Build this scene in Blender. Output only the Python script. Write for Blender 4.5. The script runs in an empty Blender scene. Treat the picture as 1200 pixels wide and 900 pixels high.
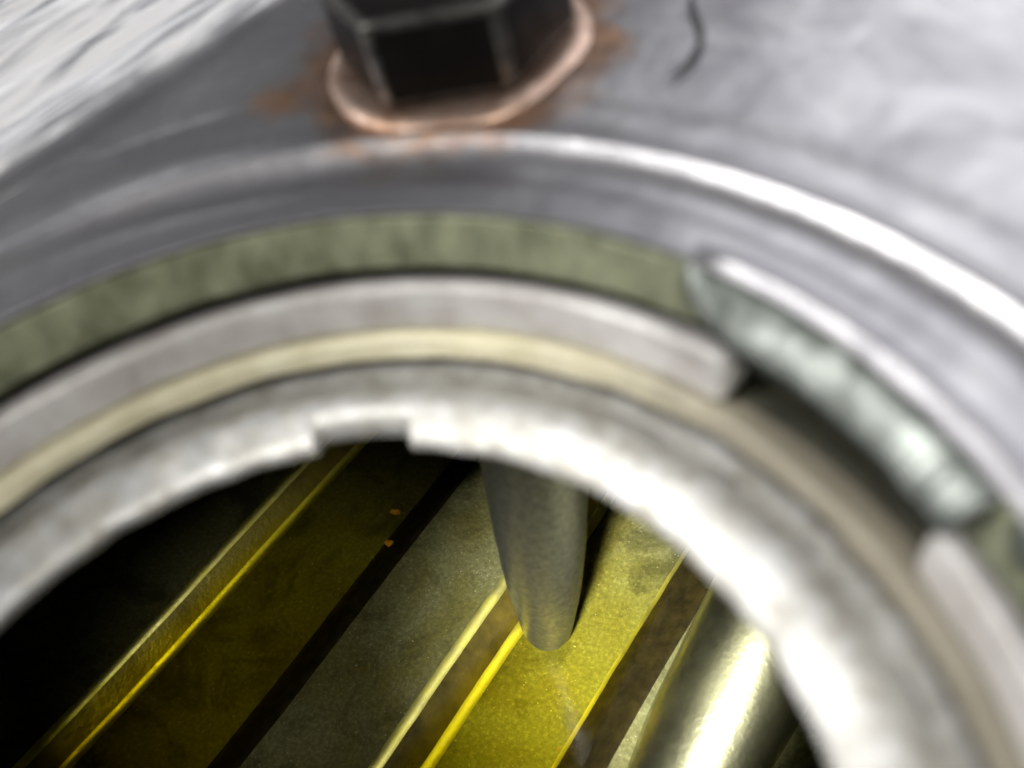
import bpy, bmesh, math, random
from mathutils import Vector, Matrix, noise
random.seed(7)
MM = 0.001
S = bpy.context.scene
COL = S.collection

# ------------------------------------------------------------------ camera
CAM = Vector((22.837, -5.232, 35.793))
FWD = Vector((-0.33329631, 0.57807152, -0.74481332))
UP = Vector((-0.10839877, 0.76124913, 0.63933518))
RIGHT = FWD.cross(UP)
cd = bpy.data.cameras.new('camera')
cam = bpy.data.objects.new('camera', cd)
COL.objects.link(cam)
M3 = Matrix((RIGHT, UP, -FWD)).transposed()
cam.matrix_world = Matrix.Translation(CAM * MM) @ M3.to_4x4()
cd.sensor_width = 36
cd.lens = 36 * 1150 / 1200
cd.clip_start = 0.002
cd.clip_end = 50
cd.dof.use_dof = True
cd.dof.focus_distance = (Vector((-20, 58, -96)) - CAM).dot(FWD) * MM
cd.dof.aperture_fstop = cd.lens / 1.6
S.camera = cam

# ------------------------------------------------------------------ light
W = bpy.data.worlds.new('World')
S.world = W
W.use_nodes = True
bg = W.node_tree.nodes['Background']
bg.inputs[0].default_value = (0.93, 0.95, 1.0, 1)
bg.inputs[1].default_value = 0.025


def area(name, loc, target, sx, sy, power, col, shape='RECTANGLE'):
    l = bpy.data.lights.new(name, 'AREA')
    l.shape = shape
    l.size = sx * MM
    l.size_y = sy * MM
    l.energy = power
    l.color = col
    o = bpy.data.objects.new(name, l)
    COL.objects.link(o)
    o.location = Vector(loc) * MM
    o.rotation_euler = (Vector(target) - Vector(loc)).to_track_quat('-Z', 'Y').to_euler()
    return o


# soft ceiling light behind the photographer
area('ceiling_light', (-720, -260, 760), (0, 0, 0), 500, 500, 9.0, (1.0, 0.98, 0.95))
# bright garage doorway on the far right side
area('doorway_light', (430, 850, 820), (0, 20, 0), 1500, 1100, 9.8, (0.97, 0.97, 1.0))
# added low fill on the far left, brightens the streaked lower sheet
area('low_fill_light', (-850, 680, 190), (-40, 50, 0), 500, 160, 0.5, (0.95, 0.97, 1.0))
# added fill on the right, aimed through the opening at the left flute
area('side_light', (410, -325, 690), (0, 0, -11), 170, 170, 3.1, (1.0, 0.97, 0.9))
# torch held beside the camera, its narrow beam shone down through the opening
TD = Vector((12, -56, 87)).normalized()
TP = Vector((6.5, 0, -11)) + TD * 220
sl = bpy.data.lights.new('torch', 'SPOT')
sl.energy = 27.0
sl.color = (1.0, 0.98, 0.93)
sl.spot_size = math.radians(9.4)
sl.spot_blend = 0.7
sl.shadow_soft_size = 15 * MM
so = bpy.data.objects.new('torch', sl)
COL.objects.link(so)
so.location = TP * MM
so.rotation_euler = (-TD).to_track_quat('-Z', 'Y').to_euler()
S.view_settings.view_transform = 'Standard'
S.view_settings.look = 'None'
S.view_settings.exposure = 0
S.view_settings.gamma = 1
S.view_settings.use_curve_mapping = False
S.render.engine = 'CYCLES'
S.cycles.max_bounces = 5
S.cycles.transparent_max_bounces = 12
S.cycles.use_denoising = True
S.cycles.use_adaptive_sampling = True
S.cycles.adaptive_threshold = 0.03


# ------------------------------------------------------------------ materials
def mat(name):
    m = bpy.data.materials.new(name)
    m.use_nodes = True
    nt = m.node_tree
    b = nt.nodes['Principled BSDF']
    return m, nt, b


def nd(nt, typ, **kw):
    n = nt.nodes.new(typ)
    for k, v in kw.items():
        setattr(n, k, v)
    return n


def coords(nt, scale=(1, 1, 1), rot=(0, 0, 0)):
    tc = nd(nt, 'ShaderNodeTexCoord')
    mp = nd(nt, 'ShaderNodeMapping')
    mp.inputs['Scale'].default_value = [s / MM for s in scale]
    mp.inputs['Rotation'].default_value = rot
    nt.links.new(tc.outputs['Object'], mp.inputs['Vector'])
    return mp.outputs[0]


def nz(nt, vec, scale, detail=4, rough=0.6, dist=0.0):
    n = nd(nt, 'ShaderNodeTexNoise')
    n.inputs['Scale'].default_value = scale
    n.inputs['Detail'].default_value = detail
    n.inputs['Roughness'].default_value = rough
    n.inputs['Distortion'].default_value = dist
    nt.links.new(vec, n.inputs['Vector'])
    return n.outputs['Fac']


def ramp(nt, fac, stops):
    r = nd(nt, 'ShaderNodeValToRGB')
    e = r.color_ramp.elements
    while len(e) < len(stops):
        e.new(0.5)
    for el, (p, c) in zip(e, stops):
        el.position = p
        el.color = (*c, 1) if len(c) == 3 else c
    nt.links.new(fac, r.inputs[0])
    return r.outputs[0]


def mix(nt, fac, a, b):
    n = nd(nt, 'ShaderNodeMix', data_type='RGBA')
    for sock, v in ((n.inputs[0], fac), (n.inputs[6], a), (n.inputs[7], b)):
        if hasattr(v, 'links'):
            nt.links.new(v, sock)
        elif isinstance(v, tuple):
            sock.default_value = (*v, 1)
        else:
            sock.default_value = v
    return n.outputs[2]


def bump(nt, b, fac, strength, dist=0.1):
    n = nd(nt, 'ShaderNodeBump')
    n.inputs['Strength'].default_value = strength
    n.inputs['Distance'].default_value = dist * MM
    nt.links.new(fac, n.inputs['Height'])
    nt.links.new(n.outputs[0], b.inputs['Normal'])


def g(v):
    return (v, v, v)


def metal(name, lo, hi, r0, r1, scale, metallic=1.0, bs=0.2, bd=0.1, fine=3.0, stretch=(1, 1, 1), detail=3):
    m, nt, b = mat(name)
    v = coords(nt, stretch)
    f = nz(nt, v, scale, detail, 0.65)
    nt.links.new(ramp(nt, f, [(0.3, lo), (0.7, hi)]), b.inputs['Base Color'])
    nt.links.new(ramp(nt, f, [(0.3, g(r1)), (0.7, g(r0))]), b.inputs['Roughness'])
    b.inputs['Metallic'].default_value = metallic
    bump(nt, b, nz(nt, v, fine, 2, 0.7), bs, bd)
    return m


# galvanised outer skin with rust creeping out of the plug seat
BOLT = Vector((-6.5, 52.1, 0))
m, nt, b = mat('galvanised_skin')
v = coords(nt)
f1 = nz(nt, v, 0.13, 5, 0.62, 0.8)
base = ramp(nt, f1, [(0.25, (0.25, 0.245, 0.265)), (0.5, (0.43, 0.425, 0.445)), (0.75, (0.60, 0.595, 0.60))])
sub = nd(nt, 'ShaderNodeVectorMath', operation='DISTANCE')
nt.links.new(v, sub.inputs[0])
sub.inputs[1].default_value = BOLT
rs = nd(nt, 'ShaderNodeMath', operation='MULTIPLY_ADD')
nt.links.new(nz(nt, v, 0.22, 2, 0.6, 0.5), rs.inputs[0])
rs.inputs[1].default_value = -9.0
nt.links.new(sub.outputs['Value'], rs.inputs[2])
mr = nd(nt, 'ShaderNodeMapRange')
nt.links.new(rs.outputs[0], mr.inputs[0])
mr.inputs[1].default_value = 5.6
mr.inputs[2].default_value = 8.6
mr.inputs[3].default_value = 0.75
mr.inputs[4].default_value = 0.0
rust = ramp(nt, nz(nt, v, 0.5, 2), [(0.35, (0.30, 0.15, 0.08)), (0.65, (0.62, 0.33, 0.16))])
base = mix(nt, mr.outputs[0], base, rust)
# a scab of orange rust left of the plug
s2 = nd(nt, 'ShaderNodeVectorMath', operation='DISTANCE')
nt.links.new(v, s2.inputs[0])
s2.inputs[1].default_value = (-18.0, 45.6, 0)
r2 = nd(nt, 'ShaderNodeMath', operation='MULTIPLY_ADD')
nt.links.new(nz(nt, v, 0.5, 3), r2.inputs[0])
r2.inputs[1].default_value = -4.0
nt.links.new(s2.outputs['Value'], r2.inputs[2])
mr2 = nd(nt, 'ShaderNodeMapRange')
nt.links.new(r2.outputs[0], mr2.inputs[0])
mr2.inputs[1].default_value = -1.2
mr2.inputs[2].default_value = 1.0
mr2.inputs[3].default_value = 0.6
mr2.inputs[4].default_value = 0.0
base = mix(nt, mr2.outputs[0], base, (0.62, 0.30, 0.12))
nt.links.new(base, b.inputs['Base Color'])
b.inputs['Metallic'].default_value = 0.95
nt.links.new(ramp(nt, f1, [(0.3, g(0.43)), (0.7, g(0.32))]), b.inputs['Roughness'])
bump(nt, b, nz(nt, v, 0.35, 3, 0.6), 0.28, 0.3)
M_SKIN = m

m, nt, b = mat('streaked_sheet')
tc = nd(nt, 'ShaderNodeTexCoord')
m1 = nd(nt, 'ShaderNodeMapping')
m1.inputs['Rotation'].default_value = (0, 0, -math.radians(66))
m2 = nd(nt, 'ShaderNodeMapping')
m2.inputs['Scale'].default_value = (0.055 / MM, 0.42 / MM, 0.1 / MM)
nt.links.new(tc.outputs['Object'], m1.inputs[0])
nt.links.new(m1.outputs[0], m2.inputs[0])
st = nz(nt, m2.outputs[0], 1.0, 4, 0.6, 0.7)
nt.links.new(ramp(nt, st, [(0.34, (0.10, 0.10, 0.11)), (0.44, (0.5, 0.51, 0.54)), (0.54, (0.92, 0.92, 0.93))]), b.inputs['Base Color'])  # highlights and dark streaks of the ridged sheet are painted into its colour
b.inputs['Metallic'].default_value = 0.35
b.inputs['Roughness'].default_value = 0.34
bump(nt, b, st, 0.5, 0.8)
M_PANEL = m
M_OLIVE = metal('olive_plating', (0.17, 0.19, 0.115), (0.54, 0.57, 0.39), 0.42, 0.6, 0.45, 0.15, 0.7, 0.4, 0.6, (1, 1, 0.5), 5)
M_LUG = metal('bright_zinc', (0.55, 0.51, 0.49), (0.88, 0.865, 0.86), 0.35, 0.5, 0.25, 0.15, 0.4, 0.25, 0.8, (1, 1, 1), 5)
M_FLANGE = metal('zinc_flange', (0.27, 0.255, 0.22), (0.54, 0.545, 0.55), 0.46, 0.58, 0.5, 0.55, 0.4, 0.25, 0.8, (1, 1, 1), 5)
M_LEDGE = metal('cream_ledge', (0.66, 0.61, 0.42), (0.86, 0.82, 0.62), 0.45, 0.6, 0.3, 0.2, 0.4, 0.2, 1.0)
nt = M_LEDGE.node_tree
b = nt.nodes['Principled BSDF']
old = b.inputs['Base Color'].links[0].from_socket
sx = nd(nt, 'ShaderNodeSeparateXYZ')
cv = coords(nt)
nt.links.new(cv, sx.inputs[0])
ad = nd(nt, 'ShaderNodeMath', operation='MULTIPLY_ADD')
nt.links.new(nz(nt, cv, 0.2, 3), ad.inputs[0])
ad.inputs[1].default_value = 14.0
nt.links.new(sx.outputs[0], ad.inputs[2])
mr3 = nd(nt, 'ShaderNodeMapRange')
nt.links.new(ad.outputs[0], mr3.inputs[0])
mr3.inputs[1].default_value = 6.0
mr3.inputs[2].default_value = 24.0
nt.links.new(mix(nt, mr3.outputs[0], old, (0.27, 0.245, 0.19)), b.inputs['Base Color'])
M_TAB = metal('tab_zinc', (0.06, 0.068, 0.06), (0.23, 0.25, 0.235), 0.3, 0.5, 0.22, 0.85, 0.3, 0.4, 0.25)
M_TUBE = metal('dull_tube', (0.042, 0.043, 0.034), (0.088, 0.088, 0.07), 0.36, 0.55, 1.4, 0.6, 0.4, 0.1, 3.0, (1, 1, 0.6), 5)
M_BLACK = metal('black_plug', (0.004, 0.004, 0.004), (0.010, 0.009, 0.008), 0.35, 0.5, 0.4, 0.0, 0.3, 0.1, 1.5)
for _n in M_BLACK.node_tree.nodes:
    if _n.type == 'BSDF_PRINCIPLED':
        _n.inputs['Specular IOR Level'].default_value = 0.12
M_WORN = metal('worn_plug_edge', (0.012, 0.012, 0.012), (0.14, 0.135, 0.125), 0.3, 0.45, 0.5, 0.6, 0.3, 0.1, 1.5)
M_COPPER = metal('copper_washer', (0.22, 0.12, 0.07), (0.80, 0.60, 0.50), 0.34, 0.5, 0.3, 0.9, 0.4, 0.15, 1.0)
M_HAIR = metal('dark_fibre', g(0.03), g(0.05), 0.5, 0.6, 1.0, 0.0)
M_GROOVE = metal('groove_shade', (0.022, 0.022, 0.012), (0.05, 0.048, 0.03), 0.5, 0.65, 0.3, 0.5)  # near-black base paints the shade in the collar groove and pocket
M_AMBER = metal('amber_glow', (0.20, 0.16, 0.015), (0.45, 0.37, 0.05), 0.3, 0.45, 0.12, 0.4, 0.4, 0.2, 0.8)  # lighter yellow base paints the lit glow of the left flank
M_SHADE = metal('black_shade_flank', (0.006, 0.0045, 0.0015), (0.03, 0.023, 0.006), 0.4, 0.6, 0.35, 0.2, 0.4, 0.15, 1.5, (1, 1, 1), 5)  # near-black base paints the shade bands on the floor flanks
M_DARK = metal('tank_inside', (0.09, 0.09, 0.07), (0.15, 0.15, 0.12), 0.5, 0.7, 0.1, 0.6)

# inside floor: grey spangled zinc with a thin film of fuel varnish
m, nt, b = mat('tank_floor')
v = coords(nt)
big = nz(nt, v, 0.06, 3, 0.6, 0.8)
sp = nz(nt, v, 1.5, 4, 0.75)
c1 = ramp(nt, sp, [(0.30, (0.12, 0.12, 0.05)), (0.52, (0.20, 0.20, 0.085)), (0.74, (0.36, 0.355, 0.18))])
c2 = ramp(nt, sp, [(0.30, (0.10, 0.095, 0.03)), (0.55, (0.18, 0.165, 0.045)), (0.75, (0.32, 0.29, 0.09))])
base = mix(nt, ramp(nt, big, [(0.42, g(0)), (0.62, g(1))]), c1, c2)
rs2 = nz(nt, v, 0.24, 3, 0.7, 1.5)
base = mix(nt, ramp(nt, rs2, [(0.70, g(0)), (0.76, g(0.8))]), base, (0.34, 0.15, 0.02))
film = nz(nt, v, 0.085, 5, 0.68, 1.2)
base = mix(nt, ramp(nt, film, [(0.36, g(0.62)), (0.52, g(0.0))]), base, (0.035, 0.032, 0.010))
base = mix(nt, ramp(nt, nz(nt, v, 3.2, 1, 0.5), [(0.74, g(0)), (0.80, g(0.9))]), base, (0.8, 0.78, 0.6))
nt.links.new(base, b.inputs['Base Color'])
b.inputs['Metallic'].default_value = 0.5
nt.links.new(ramp(nt, sp, [(0.3, g(0.46)), (0.7, g(0.30))]), b.inputs['Roughness'])
bump(nt, b, nz(nt, v, 1.2, 3, 0.7), 0.25, 0.14)
M_FLOOR = m

M_CREST = metal('glint_line', (0.70, 0.65, 0.12), (0.95, 0.90, 0.30), 0.36, 0.5, 0.3, 1.0, 0.2, 0.1, 2.0)  # bright yellow base paints the glint lines along the flute edges
M_FLANK = metal('brown_shade_flank', (0.03, 0.022, 0.003), (0.09, 0.068, 0.009), 0.5, 0.65, 0.2, 0.0, 0.4, 0.15, 1.5)  # dark brown base, the flank's shade painted into its colour
M_BEAD = metal('smooth_bead', (0.42, 0.42, 0.24), (0.70, 0.69, 0.44), 0.28, 0.38, 0.25, 1.0, 0.3, 0.12, 1.2)

for _m in (M_FLANK, M_SHADE):
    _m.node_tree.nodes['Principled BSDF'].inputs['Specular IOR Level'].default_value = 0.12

# fuel: clear yellow liquid, tints what lies below it and mirrors the lamp
m = bpy.data.materials.new('yellow_fuel')
m.use_nodes = True
nt = m.node_tree
for n in list(nt.nodes):
    nt.nodes.remove(n)
out = nd(nt, 'ShaderNodeOutputMaterial')
tr = nd(nt, 'ShaderNodeBsdfTransparent')
tr.inputs[0].default_value = (1, 1, 1, 1)
gl = nd(nt, 'ShaderNodeBsdfGlossy')
gl.inputs['Roughness'].default_value = 0.06
lw = nd(nt, 'ShaderNodeLayerWeight')
lw.inputs[0].default_value = 0.5
pw = nd(nt, 'ShaderNodeMath', operation='POWER')
nt.links.new(lw.outputs['Facing'], pw.inputs[0])
pw.inputs[1].default_value = 5.0
fr = nd(nt, 'ShaderNodeMath', operation='MULTIPLY_ADD')
nt.links.new(pw.outputs[0], fr.inputs[0])
fr.inputs[1].default_value = 0.97
fr.inputs[2].default_value = 0.03
bp = nd(nt, 'ShaderNodeBump')
bp.inputs['Strength'].default_value = 0.3
bp.inputs['Distance'].default_value = 0.3 * MM
nt.links.new(nz(nt, coords(nt), 0.15, 2), bp.inputs['Height'])
nt.links.new(bp.outputs[0], gl.inputs['Normal'])
ms = nd(nt, 'ShaderNodeMixShader')
nt.links.new(fr.outputs[0], ms.inputs[0])
nt.links.new(tr.outputs[0], ms.inputs[1])
nt.links.new(gl.outputs[0], ms.inputs[2])
nt.links.new(ms.outputs[0], out.inputs[0])
va = nd(nt, 'ShaderNodeVolumeAbsorption')
va.inputs['Color'].default_value = (0.99, 0.945, 0.0, 1)
va.inputs['Density'].default_value = 520
nt.links.new(va.outputs[0], out.inputs['Volume'])
M_FUEL = m


# ------------------------------------------------------------------ mesh helpers (all in millimetres)
def build(name, verts, faces, material, parent=None, smooth=True, mats=None, fmat=None):
    me = bpy.data.meshes.new(name)
    me.from_pydata([Vector(p) * MM for p in verts], [], faces)
    bm = bmesh.new()
    bm.from_mesh(me)
    bmesh.ops.recalc_face_normals(bm, faces=bm.faces)
    bm.to_mesh(me)
    bm.free()
    for mm in ([material] + (mats or [])):
        me.materials.append(mm)
    for i, p in enumerate(me.polygons):
        p.use_smooth = smooth
        if fmat:
            p.material_index = fmat[i]
    o = bpy.data.objects.new(name, me)
    COL.objects.link(o)
    if parent:
        o.parent = parent
        o.matrix_parent_inverse = Matrix.Translation(-parent.location)
    return o


def empty(name, loc):
    o = bpy.data.objects.new(name, None)
    o.empty_display_size = 0.01
    COL.objects.link(o)
    o.location = Vector(loc) * MM
    return o


def tag(o, label, cat, group=None, kind=None):
    if label:
        o['label'] = label
    if cat:
        o['category'] = cat
    if group:
        o['group'] = group
    if kind:
        o['kind'] = kind


def catmull(pts, sub=4):
    out = []
    n = len(pts)
    for i in range(n - 1):
        p0, p1, p2, p3 = pts[max(i - 1, 0)], pts[i], pts[i + 1], pts[min(i + 2, n - 1)]
        for k in range(sub):
            t = k / sub
            out.append(tuple(0.5 * ((2 * b) + (-a + c) * t + (2 * a - 5 * b + 4 * c - d) * t * t + (-a + 3 * b - 3 * c + d) * t ** 3)
                             for a, b, c, d in zip(p0, p1, p2, p3)))
    out.append(tuple(pts[-1]))
    return out


def fillet(pts, r, seg=5):
    """round the corners of an open 2-D polyline"""
    out = [pts[0]]
    for a, b_, c in zip(pts, pts[1:], pts[2:]):
        A, B, C = Vector(a), Vector(b_), Vector(c)
        d1 = min(r, (A - B).length * 0.49)
        d2 = min(r, (C - B).length * 0.49)
        p = B + (A - B).normalized() * d1
        q = B + (C - B).normalized() * d2
        for k in range(seg + 1):
            t = k / seg
            out.append(tuple(p * (1 - t) ** 2 + B * 2 * t * (1 - t) + q * t * t))
    out.append(pts[-1])
    return out


def polar(r, deg, z):
    a = math.radians(deg)
    return (r * math.sin(a), r * math.cos(a), z)


def lathe(name, prof, t0, t1, n, material, parent, closed_prof=False, mod=None, caps=False):
    """profile [(r, z)] swept from t0 to t1 degrees about z; full turn when t1 - t0 = 360"""
    full = abs(t1 - t0 - 360) < 1e-6
    m = n if full else n + 1
    vs, fs = [], []
    L = len(prof)
    for i in range(m):
        t = t0 + (t1 - t0) * i / n
        for j, (r, z) in enumerate(prof):
            if mod:
                r, z = mod(t, j, r, z)
            vs.append(polar(r, t, z))
    for i in range(n):
        k = (i + 1) % m
        for j in range(L if closed_prof else L - 1):
            jj = (j + 1) % L
            fs.append((i * L + j, i * L + jj, k * L + jj, k * L + j))
    if caps and not full:
        fs.append(tuple(range(L)))
        fs.append(tuple(range((m - 1) * L, m * L)))
    return build(name, vs, fs, material, parent)


def wob(t, z, s=0.06, a=0.12):
    """hand-worked unevenness around the collar"""
    v = polar(30, t, z)
    return a * noise.noise(Vector((v[0] * s * 3, v[1] * s * 3, z)))


# ------------------------------------------------------------------ the tank
tank = empty('fuel_tank', (0, 0, -98))
tag(tank, 'galvanised steel fuel tank seen close up, its round stepped opening showing the yellow inside', 'fuel tank')

# top skin: pressed bead round the opening, polar grid out to a polygon that stops at the step
EN = Vector((-0.8944, 0.4472))
EO = 49.2
X0, X1, Y0, Y1 = -150, 120, -80, 200


def rmax(t):
    a = math.radians(t)
    dx, dy = math.sin(a), math.cos(a)
    c = []
    if dx > 1e-9: c.append(X1 / dx)
    if dx < -1e-9: c.append(X0 / dx)
    if dy > 1e-9: c.append(Y1 / dy)
    if dy < -1e-9: c.append(Y0 / dy)
    e = dx * EN.x + dy * EN.y
    if e > 1e-9: c.append(EO / e)
    return min(c)


prof = catmull([(35.05, -0.3), (35.3, -0.22), (35.6, -0.2), (36.0, -0.2), (36.5, -0.2), (37.6, -0.25), (38.8, -0.6), (40.0, -0.65), (41.2, -0.2), (41.8, 0.3), (42.3, 0.28), (43.1, -0.2), (45.0, -0.4), (46.8, -0.12), (48.5, 0)], 4)
vs, fs = [], []
N = 360
L1 = len(prof)
fr_ = [0.03, 0.07, 0.12, 0.18, 0.26, 0.36, 0.5, 0.7, 0.9, 1.0]
L = L1 + len(fr_)
bound = []
for i in range(N):
    t = -180 + i
    R = rmax(t)
    for r, z in prof:
        k = max(0.0, min(1.0, (r - 37) / 3))
        q = max(0.0, min(1.0, (t + 52) / 34)) if t < 100 else max(0.0, min(1.0, (150 - t) / 30))
        rim = max(0.0, min(1.0, (t - 23) / 3, (95 - t) / 10)) * math.exp(-((r - 35.9) / 0.45) ** 2) * 0.36
        fade = 0.12 + 0.88 * q * q * (3 - 2 * q) if r > 37.7 else 1.0
        vs.append(polar(r, t, z * fade + (1 - fade) * -0.15 + rim + wob(t, 1, 0.03, 0.25) * k))
    for q in fr_:
        r = 48.5 + (R - 48.5) * q
        p = polar(r, t, 0)
        z = 0.35 * noise.noise(Vector((p[0] * .05, p[1] * .05, 3))) * min(1, (r - 48.5) / 8)
        # pressed seat round the drain plug
        d = math.hypot(p[0] - BOLT.x, p[1] - BOLT.y)
        vs.append((p[0], p[1], 0 if q == 1.0 else z))
    bound.append(vs[-1])
for i in range(N):
    k = (i + 1) % N
    for j in range(L - 1):
        fs.append((i * L + j, i * L + j + 1, k * L + j + 1, k * L + j))
build('top_skin', vs, fs, M_SKIN, tank)

# the step at the upper left: rolled edge, drop and streaked lower sheet
A = Vector((-(EO + 80 * 0.4472) / 0.8944, -80))
B = Vector(((200 * 0.4472 - EO) / 0.8944, 200))
U = (B - A).normalized()
LEN = (B - A).length
vs, fs = [], []
NU = 300
vprof = [(-0.05, 0.0), (0.25, 0.55), (0.8, 0.85), (1.4, 0.65), (1.8, 0.0), (2.1, -1.0), (2.4, -2.0), (2.9, -2.6)]
vv = [3.3 + 0.35 * k for k in range(120)] + [48, 55, 70, 110]
cols = len(vprof) + len(vv)
for i in range(NU + 1):
    u = LEN * i / NU
    P = A + U * u
    for dv, z in vprof:
        w = 0.25 * noise.noise(Vector((u * .25, 2, 0)))
        q = P + EN * (dv + (w if dv > 0 else 0))
        vs.append((q.x, q.y, z * (1 + 0.25 * noise.noise(Vector((u * .12, 7, 0))))))
    for dv in vv:
        q = P + EN * dv
        k = min(1, (dv - 2.9) / 3)
        z = -2.7 - 0.5 * k
        z += k * (1.2 * noise.noise(Vector((dv * .22 + u * .03, u * .035, 0))) + 0.4 * noise.noise(Vector((dv * .5 + u * .05, u * .06, 5))) + 0.07 * noise.noise(Vector((dv * 1.6 - u * .1, u * .2, 9))))
        vs.append((q.x, q.y, z))
for i in range(NU):
    for j in range(cols - 1):
        fs.append((i * cols + j, i * cols + j + 1, (i + 1) * cols + j + 1, (i + 1) * cols + j))
build('lower_skin', vs, fs, M_PANEL, tank)
ring2 = [vs[j] for j in range(cols)] + [vs[i * cols + cols - 1] for i in range(1, NU)] + [vs[NU * cols + j] for j in range(cols - 1, -1, -1)]
ring1 = [p for p in bound if Vector((p[0], p[1])).dot(EN) < EO - 0.01]
ring1.sort(key=lambda p: math.atan2(p[0], p[1]))
# order ring1 from B clockwise round to A
iB = min(range(len(ring1)), key=lambda i: (Vector(ring1[i][:2]) - B).length)
ring1 = ring1[iB:] + ring1[:iB]
skirt = ring2 + ring1
vs, fs = [], []
for p in skirt:
    vs += [(p[0], p[1], p[2] - 0.05), (p[0], p[1], -104)]
n = len(skirt)
for i in range(n):
    k = (i + 1) % n
    fs.append((2 * i, 2 * k, 2 * k + 1, 2 * i + 1))
build('side_wall', vs, fs, M_DARK, tank)

# collar: olive inner wall with pockets behind the locking tab
GAP0, GAP1 = 28.2, 50.5


def wallmod(t, j, r, z):
    if GAP0 - 2 < t < GAP1 + 2 and z < -4.0:
        r += 2.4 * min(1, (-4.0 - z) / 0.8)
    return r + wob(t, z * .3, 0.12, 0.16), z


wp = catmull([(35.6, -0.9), (35.15, -0.7), (34.95, -1.4), (34.7, -2.6), (34.5, -3.8), (34.6, -4.4)], 3)
lathe('collar_wall', wp, -180, 180, 240, M_OLIVE, tank, mod=wallmod)
lathe('collar_groove', catmull([(34.55, -4.35), (35.2, -4.7), (35.6, -5.6), (35.7, -8.0), (35.7, -9.7)], 3), -180, 180, 240, M_GROOVE, tank, mod=wallmod)


# bright seat lugs below the wall, interrupted under each locking tab
def lug(t0, t1):
    pr = fillet([(35.4, -5.8), (34.1, -5.85), (33.7, -7.0), (33.35, -8.9), (35.4, -9.0)], 0.55, 4)

    def mod(t, j, r, z):
        e = min(t - t0, t1 - t)
        k = 1.0 if e > 1.6 else math.sqrt(max(0.0, 1 - (1 - e / 1.6) ** 2))
        zc = -7.0
        return 35.4 + (r - 35.4) * (0.25 + 0.75 * k) + wob(t, z, .1, .08), zc + (z - zc) * (0.35 + 0.65 * k)
    n = max(24, int((t1 - t0) * 1.5))
    return lathe('seat_lug', pr, t0, t1, n, M_LUG, tank, closed_prof=True, mod=mod, caps=True)


lug(-92, GAP0)
lug(GAP1, 148)
lug(170, 246)

# ledge and rolled inner flange with the key notch
ledge = fillet([(38.5, -9.3), (33.6, -9.05), (32.75, -9.25), (32.2, -10.6), (38.5, -10.8)], 0.5, 4)
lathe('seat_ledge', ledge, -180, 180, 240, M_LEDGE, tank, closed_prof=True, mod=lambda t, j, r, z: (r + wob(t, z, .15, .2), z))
lathe('pocket_floor', [(38.3, -8.7), (34.9, -8.75), (34.5, -9.0), (34.4, -9.4)], GAP0 - 1.5, GAP1 + 1.5, 30, M_GROOVE, tank)
NOT0, NOT1 = -21.7, -7.75
fp = fillet([(33.0, -11.2), (31.4, -11.3), (30.6, -11.0), (29.6, -10.35), (28.6, -10.3), (26.6, -11.1), (26.0, -11.8), (26.3, -12.6), (28.0, -12.7), (33.0, -12.7)], 0.5, 4)


def flmod(t, j, r, z):
    k = min(1, max(0, (t - NOT0) / 0.7), max(0, (NOT1 - t) / 0.7)) if NOT0 < t < NOT1 else 0
    r2 = r + wob(t, z * .2, .12, .16) * (1 if r < 31 else 0)
    if r2 < 28.0:
        r2 = r2 + (max(27.3 + (r2 - 26) * .35, r2) - r2) * k
    return r2, z + wob(t, 4, .12, .15)


lathe('rolled_flange', fp, -180, 180, 900, M_FLANGE, tank, closed_prof=True, mod=flmod)
# outer closing web so no light leaks between skin and flange
lathe('collar_skirt', [(35.7, -0.7), (38.6, -1.4), (38.6, -12.0), (32.8, -12.3)], -180, 180, 180, M_DARK, tank)


# locking tab: a flap of the collar edge bent down and inward, in two pressed humps
def tab(t0, t1, drop, inn):
    vs, fs = [], []
    n = 110
    J = 10
    top, bot = [], []
    for i in range(n + 1):
        t = t0 + (t1 - t0) * i / n
        e = min((t - t0) / 10.0, (t1 - t) / 1.2, 1)
        k = math.sqrt(max(0, 1 - (1 - e) ** 2))
        chip = 0.35 * noise.noise(Vector((t * 0.45, 3.3, 0))) + 0.25 * noise.noise(Vector((t * 1.3, 8.1, 0)))
        for j in range(J + 1):
            q = j / J
            dent = 0.22 * noise.noise(Vector((t * 0.35, q * 2.2, 5)))
            r = 35.45 - (0.1 + inn * (k * .9 + .1) + chip * .45) * q + dent * 0.5
            z = -0.28 - (drop * (0.2 + .8 * k) + chip) * (0.3 * q + 0.7 * q * q) + dent * 0.6
            top.append((r, t, z))
    W_ = J + 1
    for (r, t, z) in top:
        vs.append(polar(r, t, z))
    o = len(vs)
    for (r, t, z) in top:
        vs.append(polar(r + 0.25, t, z - 0.45))
    for i in range(n):
        for j in range(J):
            a = i * W_ + j
            fs.append((a, a + 1, a + W_ + 1, a + W_))
            fs.append((o + a, o + a + W_, o + a + W_ + 1, o + a + 1))
        a = i * W_ + J
        fs.append((a, o + a, o + a + W_, a + W_))
        a = i * W_
        fs.append((a, a + W_, o + a + W_, o + a))
    for i in (0, n):
        for j in range(J):
            a = i * W_ + j
            fs.append((a, a + 1, o + a + 1, o + a))
    ob = build('locking_tab', vs, fs, M_TAB, tank)
    return ob


tab(22.5, 55.2, 2.1, 2.8)
tab(56.5, 60.0, 1.6, 1.6)
tab(148, 170, 2.6, 2.5)
tab(246, 268, 2.6, 2.5)

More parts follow.
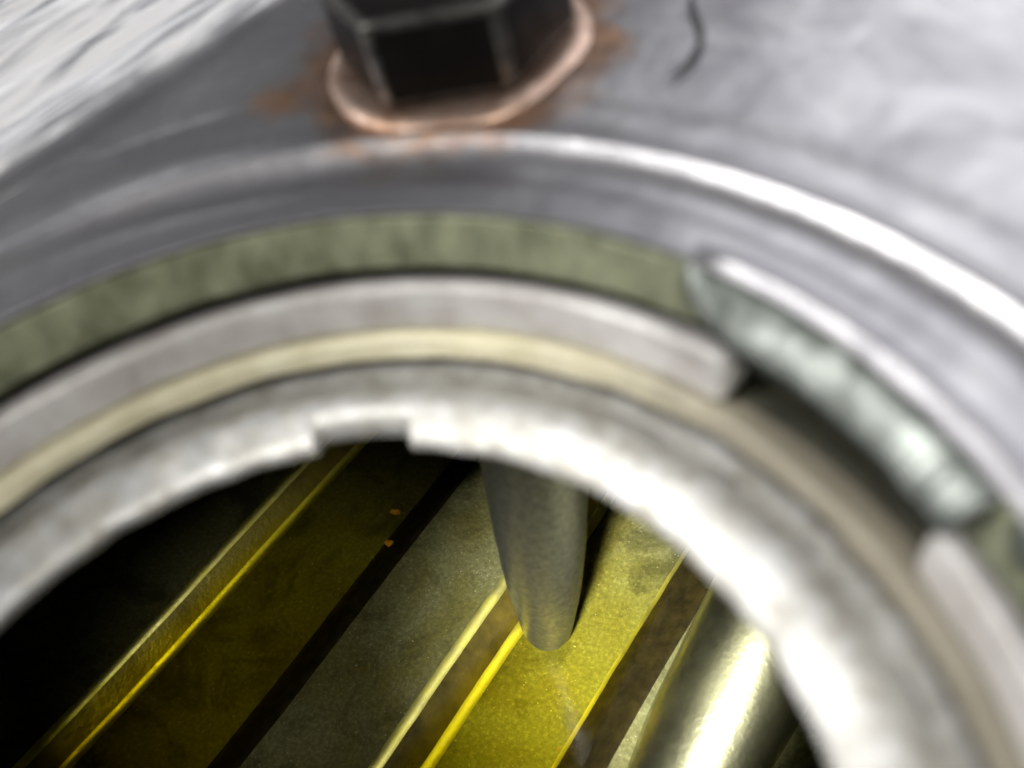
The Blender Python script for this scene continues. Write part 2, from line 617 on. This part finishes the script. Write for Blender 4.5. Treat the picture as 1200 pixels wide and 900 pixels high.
# ------------------------------------------------------------------ tank floor, pressed in long flutes
FD = Vector((math.cos(math.radians(-107)), math.sin(math.radians(-107))))
FNv = Vector((math.cos(math.radians(-17)), math.sin(math.radians(-17))))
fpts = [(-150, -94), (-85, -94), (-81.4, -98), (-63.4, -98), (-58.2, -94), (-40.3, -94), (-35.6, -98), (-19.6, -98), (-13.6, -94), (-4, -94)]
# 0 = spangled flat, 1 = crest or root of a flute with painted glint, 2 = flank with painted shade
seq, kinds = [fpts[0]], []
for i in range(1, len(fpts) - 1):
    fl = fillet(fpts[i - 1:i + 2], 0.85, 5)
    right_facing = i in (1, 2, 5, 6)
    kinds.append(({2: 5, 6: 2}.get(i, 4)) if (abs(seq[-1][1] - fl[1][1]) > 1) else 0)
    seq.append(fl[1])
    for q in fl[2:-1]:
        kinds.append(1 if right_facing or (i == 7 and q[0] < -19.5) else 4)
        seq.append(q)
for q in [(22, -94), (26, -98), (44, -98), (49, -94), (190, -94)]:
    kinds.append(0)
    seq.append(q)
fprof = seq
vs, fs = [], []
NL = 240
Lp = len(fprof)
for i in range(NL + 1):
    al = -190 + 320 * i / NL
    for s, z in fprof:
        w = 0.18 * noise.noise(Vector((al * .06, s * .04, 1)))
        w2 = 0.4 * noise.noise(Vector((al * .03, s * .05, 8))) + 0.09 * noise.noise(Vector((al * .3, s * .3, 4)))
        ds = -0.035 * (al + 61) * max(0.0, min(1.0, (-70 - s) / 6))
        p = FNv * (s + w2 + ds) + FD * al
        vs.append((p.x, p.y, z + w))
for i in range(NL):
    for j in range(Lp - 1):
        fs.append((i * Lp + j, i * Lp + j + 1, (i + 1) * Lp + j + 1, (i + 1) * Lp + j))
fm = [kinds[j] for i in range(NL) for j in range(Lp - 1)]
build('fluted_floor', vs, fs, M_FLOOR, tank, mats=[M_CREST, M_FLANK, M_BEAD, M_SHADE, M_AMBER], fmat=fm)
# stub of a vent pipe sloping down to the floor on the right
vs, fs = [], []
n = 48
ax = Vector((FD.x, FD.y, -0.27)).normalized()
e1 = Vector((FNv.x, FNv.y, 0))
e2 = e1.cross(ax).normalized()
if e2.z < 0:
    e2 = -e2
pc = Vector((FNv.x * -3.2 + FD.x * -40, FNv.y * -3.2 + FD.y * -40, -98.0))
stations = [-75 + 110 * i / 60 for i in range(61)]
for h in stations:
    for k in range(n):
        a = 2 * math.pi * k / n
        rr = 9.2 + 0.12 * noise.noise(Vector((math.cos(a) * 2, math.sin(a) * 2, h * .12)))
        vs.append(tuple(pc + ax * h + e1 * (rr * math.cos(a)) + e2 * (rr * math.sin(a))))
for i in range(len(stations) - 1):
    for k in range(n):
        q = (k + 1) % n
        fs.append((i * n + k, i * n + q, (i + 1) * n + q, (i + 1) * n + k))
build('vent_pipe', vs, fs, M_BEAD, tank)

# ------------------------------------------------------------------ fuel lying in the flutes
vs = []
for zz in (0, 1):
    for s, al in ((-150, -190), (190, -190), (190, 130), (-150, 130)):
        p = FNv * s + FD * al
        vs.append((p.x, p.y, -105.0 if zz == 0 else -96.6 + (al + 45) * 0.06 + s * 0.0))
fuel = build('fuel', vs, [(3, 2, 1, 0), (4, 5, 6, 7), (0, 1, 5, 4), (1, 2, 6, 5), (2, 3, 7, 6), (3, 0, 4, 7)], M_FUEL, smooth=False)
tag(fuel, 'shallow clear yellow fuel lying in the flutes of the tank floor', 'fuel', kind='stuff')

# ------------------------------------------------------------------ dip tube
TIP = Vector((-16.6, 52.2, -97.3))
TOP = Vector((-3.6, 48.6, -13.0))
AX = (TOP - TIP).normalized()
E1 = AX.cross(Vector((0, 1, 0))).normalized()
E2 = AX.cross(E1)
Lt = (TOP - TIP).length
pr = [(0.0, 0.0), (1.5, 0.12), (2.7, 0.7), (3.25, 1.8), (3.6, 3.4), (3.95, 6.4), (4.45, 12), (5.15, 22), (5.6, 34), (5.8, 48), (5.8, 66), (5.8, Lt)]
pr = catmull(pr, 3)
vs, fs = [], []
n = 40
for r, h in pr:
    for k in range(n):
        a = 2 * math.pi * k / n
        rr = r * (1 + 0.02 * noise.noise(Vector((math.cos(a) * 2, math.sin(a) * 2, h * .15))))
        vs.append(tuple(TIP + AX * h + E1 * (rr * math.cos(a)) + E2 * (rr * math.sin(a))))
for i in range(len(pr) - 1):
    for k in range(n):
        q = (k + 1) % n
        fs.append((i * n + k, i * n + q, (i + 1) * n + q, (i + 1) * n + k))
tube = build('dip_tube', vs, fs, M_TUBE)
tag(tube, 'dull grey round-ended dip tube hanging behind the rim into the yellow fuel', 'tube')

# ------------------------------------------------------------------ drain plug
plug = empty('drain_plug', (BOLT.x, BOLT.y, 0))
tag(plug, 'black hexagonal drain plug on a copper washer above the round opening', 'plug')
bm = bmesh.new()
hv0, hv1 = [], []
for k in range(6):
    a = math.radians(16 - 90 + 30 + 60 * k)
    hv0.append(bm.verts.new((8.65 * math.cos(a), 8.65 * math.sin(a), 0.45)))
    hv1.append(bm.verts.new((8.65 * math.cos(a), 8.65 * math.sin(a), 6.6)))
bm.faces.new(hv0[::-1])
bm.faces.new(hv1)
for k in range(6):
    bm.faces.new((hv0[k], hv0[(k + 1) % 6], hv1[(k + 1) % 6], hv1[k]))
before = set(bm.faces)
res = bmesh.ops.bevel(bm, geom=bm.edges[:], offset=0.6, segments=4, profile=0.5, affect='EDGES')
me = bpy.data.meshes.new('hex_head')
for f in res['faces']:
    f.material_index = 1
for vtx in bm.verts:
    vtx.co = (vtx.co + Vector((BOLT.x, BOLT.y, 0))) * MM
bm.to_mesh(me)
bm.free()
me.materials.append(M_BLACK)
me.materials.append(M_WORN)
for p in me.polygons:
    p.use_smooth = True
hx = bpy.data.objects.new('hex_head', me)
COL.objects.link(hx)
hx.parent = plug
hx.matrix_parent_inverse = Matrix.Translation(-plug.location)


def ringpart(name, prof, centre, material, parent, n=72, closed=True, uneven=0.0):
    vs, fs = [], []
    L = len(prof)
    for i in range(n):
        t = 360 * i / n
        for r, z in prof:
            p = polar(r + uneven * noise.noise(Vector((math.sin(math.radians(t)) * 2, math.cos(math.radians(t)) * 2, z))), t, z)
            vs.append((p[0] + centre.x, p[1] + centre.y, p[2]))
    for i in range(n):
        k = (i + 1) % n
        for j in range(L if closed else L - 1):
            jj = (j + 1) % L
            fs.append((i * L + j, i * L + jj, k * L + jj, k * L + j))
    return build(name, vs, fs, material, parent)


ringpart('sealing_washer', fillet([(5, 0.45), (8.9, 0.36), (9.5, 0.1), (9.8, -0.2), (9.9, -0.6), (5, -0.6)], 0.4, 4), BOLT, M_COPPER, plug, uneven=0.2)
ringpart('threaded_shank', [(5.2, 1.5), (5.2, -1)] + [(5.2 - 0.5 * (k % 2), -1 - 0.7 * k) for k in range(16)] + [(3, -12)], BOLT, M_BLACK, plug, closed=False)

# ------------------------------------------------------------------ fibre on the skin
pts = catmull([(8.7, 58.5, .3), (9.6, 55.6, .4), (10.6, 52.6, .35), (10.5, 50.0, .4), (9.7, 47.9, .35)], 6)
vs, fs = [], []
n = 8
for i, p in enumerate(pts):
    r = 0.16 * (0.5 + math.sin(math.pi * (i + .5) / len(pts)))
    for k in range(n):
        a = 2 * math.pi * k / n
        vs.append((p[0] + r * math.cos(a), p[1], p[2] + r * math.sin(a)))
for i in range(len(pts) - 1):
    for k in range(n):
        q = (k + 1) % n
        fs.append((i * n + k, i * n + q, (i + 1) * n + q, (i + 1) * n + k))
fib = build('fibre', vs, fs, M_HAIR)
tag(fib, 'thin dark curved fibre lying on the grey skin right of the plug', 'fibre')

# ------------------------------------------------------------------ rust flakes on the tank floor
M_FLAKE = metal('rust_flake', (0.30, 0.12, 0.015), (0.60, 0.28, 0.03), 0.5, 0.7, 0.8, 0.0, 0.5, 0.2, 1.5)


def at(px, py, z):
    d = FWD + RIGHT * ((px - 600) / 1150) - UP * ((py - 450) / 1150)
    return CAM + d * ((z - CAM.z) / d.z)


for (px, py, rx, ry, sd, lab) in ((464, 600, 1.1, 0.5, 3, 'small orange rust flake on the dark olive floor strip, nearer the rim of the two'),
                                  (456, 637, 0.9, 0.7, 11, 'small orange rust flake beside the black stripe on the floor, farther from the rim')):
    c = at(px, py, -97.75)
    rnd = random.Random(sd)
    vs, fs = [], []
    n = 9
    for zz in (0, 0.35):
        for k in range(n):
            a = 2 * math.pi * k / n
            q = rnd.uniform(0.65, 1.25) if zz == 0 else 0.8
            vs.append((c.x + rx * q * math.cos(a), c.y + ry * q * math.sin(a), c.z + zz + rnd.uniform(-.1, .1)))
    for k in range(n):
        fs.append((k, (k + 1) % n, n + (k + 1) % n, n + k))
    fs.append(tuple(range(n, 2 * n)))
    fs.append(tuple(range(n - 1, -1, -1)))
    fo = build('rust_flake', vs, fs, M_FLAKE, smooth=False)
    tag(fo, lab, 'rust flake', 'rust flakes on the tank floor')
